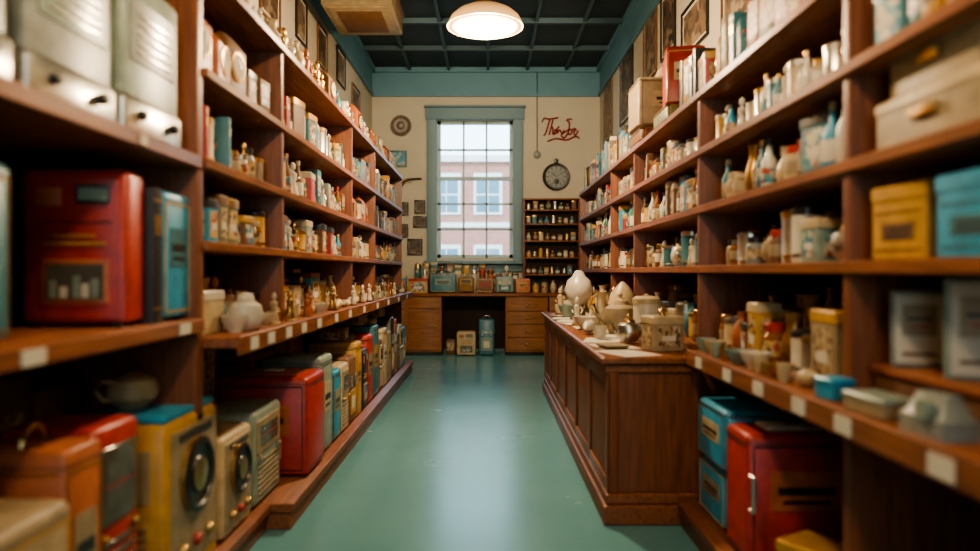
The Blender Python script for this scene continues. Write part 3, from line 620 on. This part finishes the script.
# ---------------------------------------------------------------- lamps
def emis(name,e0,s0,e1,s1,z0,z1):
    m=bpy.data.materials.new(name); m.use_nodes=True; nt=m.node_tree; p=nt.nodes['Principled BSDF']; p.inputs['Roughness'].default_value=.3
    p.inputs['Base Color'].default_value=(.7,.5,.28,1)
    tc=nt.nodes.new('ShaderNodeTexCoord'); sp=nt.nodes.new('ShaderNodeSeparateXYZ'); mr=nt.nodes.new('ShaderNodeMapRange'); mr.inputs[1].default_value=z0; mr.inputs[2].default_value=z1
    cr=nt.nodes.new('ShaderNodeValToRGB'); cr.color_ramp.elements[0].color=(*[c*s0/10 for c in e0],1); cr.color_ramp.elements[1].color=(*[c*s1/10 for c in e1],1)
    nt.links.new(tc.outputs['Object'],sp.inputs[0]); nt.links.new(sp.outputs['Z'],mr.inputs[0]); nt.links.new(mr.outputs[0],cr.inputs[0])
    nt.links.new(cr.outputs[0],p.inputs['Emission Color']); p.inputs['Emission Strength'].default_value=10
    return m
opal=emis('opal_lamp_shade',(1,.50,.16),1.3,(1,.35,.09),.15,0.0,.12)
diff=emis('lamp_diffuser_glass',(1,.84,.56),12,(1,.78,.45),8,-.04,.0)
def light(nm,kind,loc,P,col,**k):
    l=bpy.data.lights.new(nm,kind); l.energy=P; l.color=col
    for a,v in k.items(): setattr(l,a,v)
    o=bpy.data.objects.new(nm,l); o.location=loc; scene.collection.objects.link(o); return o
def lamp(x,y,z,P):
    def fn(b):
        b.lathe([(.262,0),(.255,.02),(.235,.06),(.19,.10),(.12,.135),(.07,.15),(.066,.145),(.115,.125),(.185,.09),(.228,.055),(.248,.015),(.252,0)],opal,40)
        b.lathe([(.225,.03),(.225,.0),(.20,-.02),(.14,-.036),(.06,-.043),(.01,-.044)],diff,40)
        b.lathe([(.075,.14),(.075,.17),(.05,.21),(.02,.23),(.02,.26)],brass,20); b.tube([(0,0,.25),(0,0,ZC-z)],.008,dark,8); b.lathe([(.06,ZC-z-.03),(.06,ZC-z)],dark,16)
    S('pendant_lamp',fn,(x,y,z))
    light('lamp_bulb','POINT',(x,y,z-.13),P,WC,shadow_soft_size=.08)
WC=(1,.76,.48)
lamp(-.02,4.8,2.83,235); lamp(0,1.7,2.85,75); lamp(0,-.8,2.85,25)  # first pendant is in view; other two are unseen, added for near light
for x in(-.85,.85):  # out-of-view spots added to brighten the back wall
    S('added_ceiling_spot',lambda b:(b.lathe([(.05,.12),(.05,.15)],dark,16),b.tube([(0,0,.13),(0,0,.06)],.012,dark),b.push((0,0,0),0,Matrix.Rotation(R(-62),4,'X')),b.lathe([(.05,-.06),(.055,.08),(.03,.11)],dark,18),b.pop()),(x,6.9,ZC-.15))
    o=light('added_spot_light','SPOT',(x,7.02,ZC-.24),85,(1,.84,.62),shadow_soft_size=.05,spot_size=R(105),spot_blend=.8)
    d=Vector((x*.6,10.2,2.0))-o.location; o.rotation_euler=d.to_track_quat('-Z','Y').to_euler()
s=light('sun','SUN',(0,0,20),3.6,(1,.95,.88),angle=R(2)); s.rotation_euler=(R(50),0,R(-20))
w=bpy.data.worlds.new('sky'); scene.world=w; w.use_nodes=True; nt=w.node_tree; bg=nt.nodes['Background']
tc=nt.nodes.new('ShaderNodeTexCoord'); sp=nt.nodes.new('ShaderNodeSeparateXYZ'); cr=nt.nodes.new('ShaderNodeValToRGB')
cr.color_ramp.elements[0].color=(.68,.93,1,1); cr.color_ramp.elements[1].color=(.30,.58,.85,1); cr.color_ramp.elements[1].position=.6
nt.links.new(tc.outputs['Generated'],sp.inputs[0]); nt.links.new(sp.outputs['Z'],cr.inputs[0]); nt.links.new(cr.outputs[0],bg.inputs['Color']); bg.inputs['Strength'].default_value=5.5
for nm,loc,rx,sx,sy in(('window_portal',((WX0+WX1)/2,YB+.2,(WZ0+WZ1)/2),-90,WX1-WX0,WZ1-WZ0),('window_portal',(0,YF-.25,(FZ0+FZ1)/2),90,2*FX,FZ1-FZ0)):
    l=bpy.data.lights.new(nm,'AREA'); l.shape='RECTANGLE'; l.size=sx; l.size_y=sy; l.cycles.is_portal=True
    o=bpy.data.objects.new(nm,l); o.location=loc; o.rotation_euler=(R(rx),0,0); scene.collection.objects.link(o)
# ---------------------------------------------------------------- camera
cam=bpy.data.cameras.new('camera'); co=bpy.data.objects.new('camera',cam); scene.collection.objects.link(co)
co.location=(0,0,CAMZ); co.rotation_euler=(R(90),0,0)
cam.sensor_width=36; cam.lens=36*700/980; cam.shift_x=.002; cam.shift_y=-.0036; cam.clip_start=.05
cam.dof.use_dof=True; cam.dof.focus_distance=5.8; cam.dof.aperture_fstop=1.0
scene.camera=co
scene.view_settings.view_transform='AgX'
try: scene.view_settings.look='AgX - Medium High Contrast'
except Exception as e: print(e)
scene.view_settings.exposure=.12
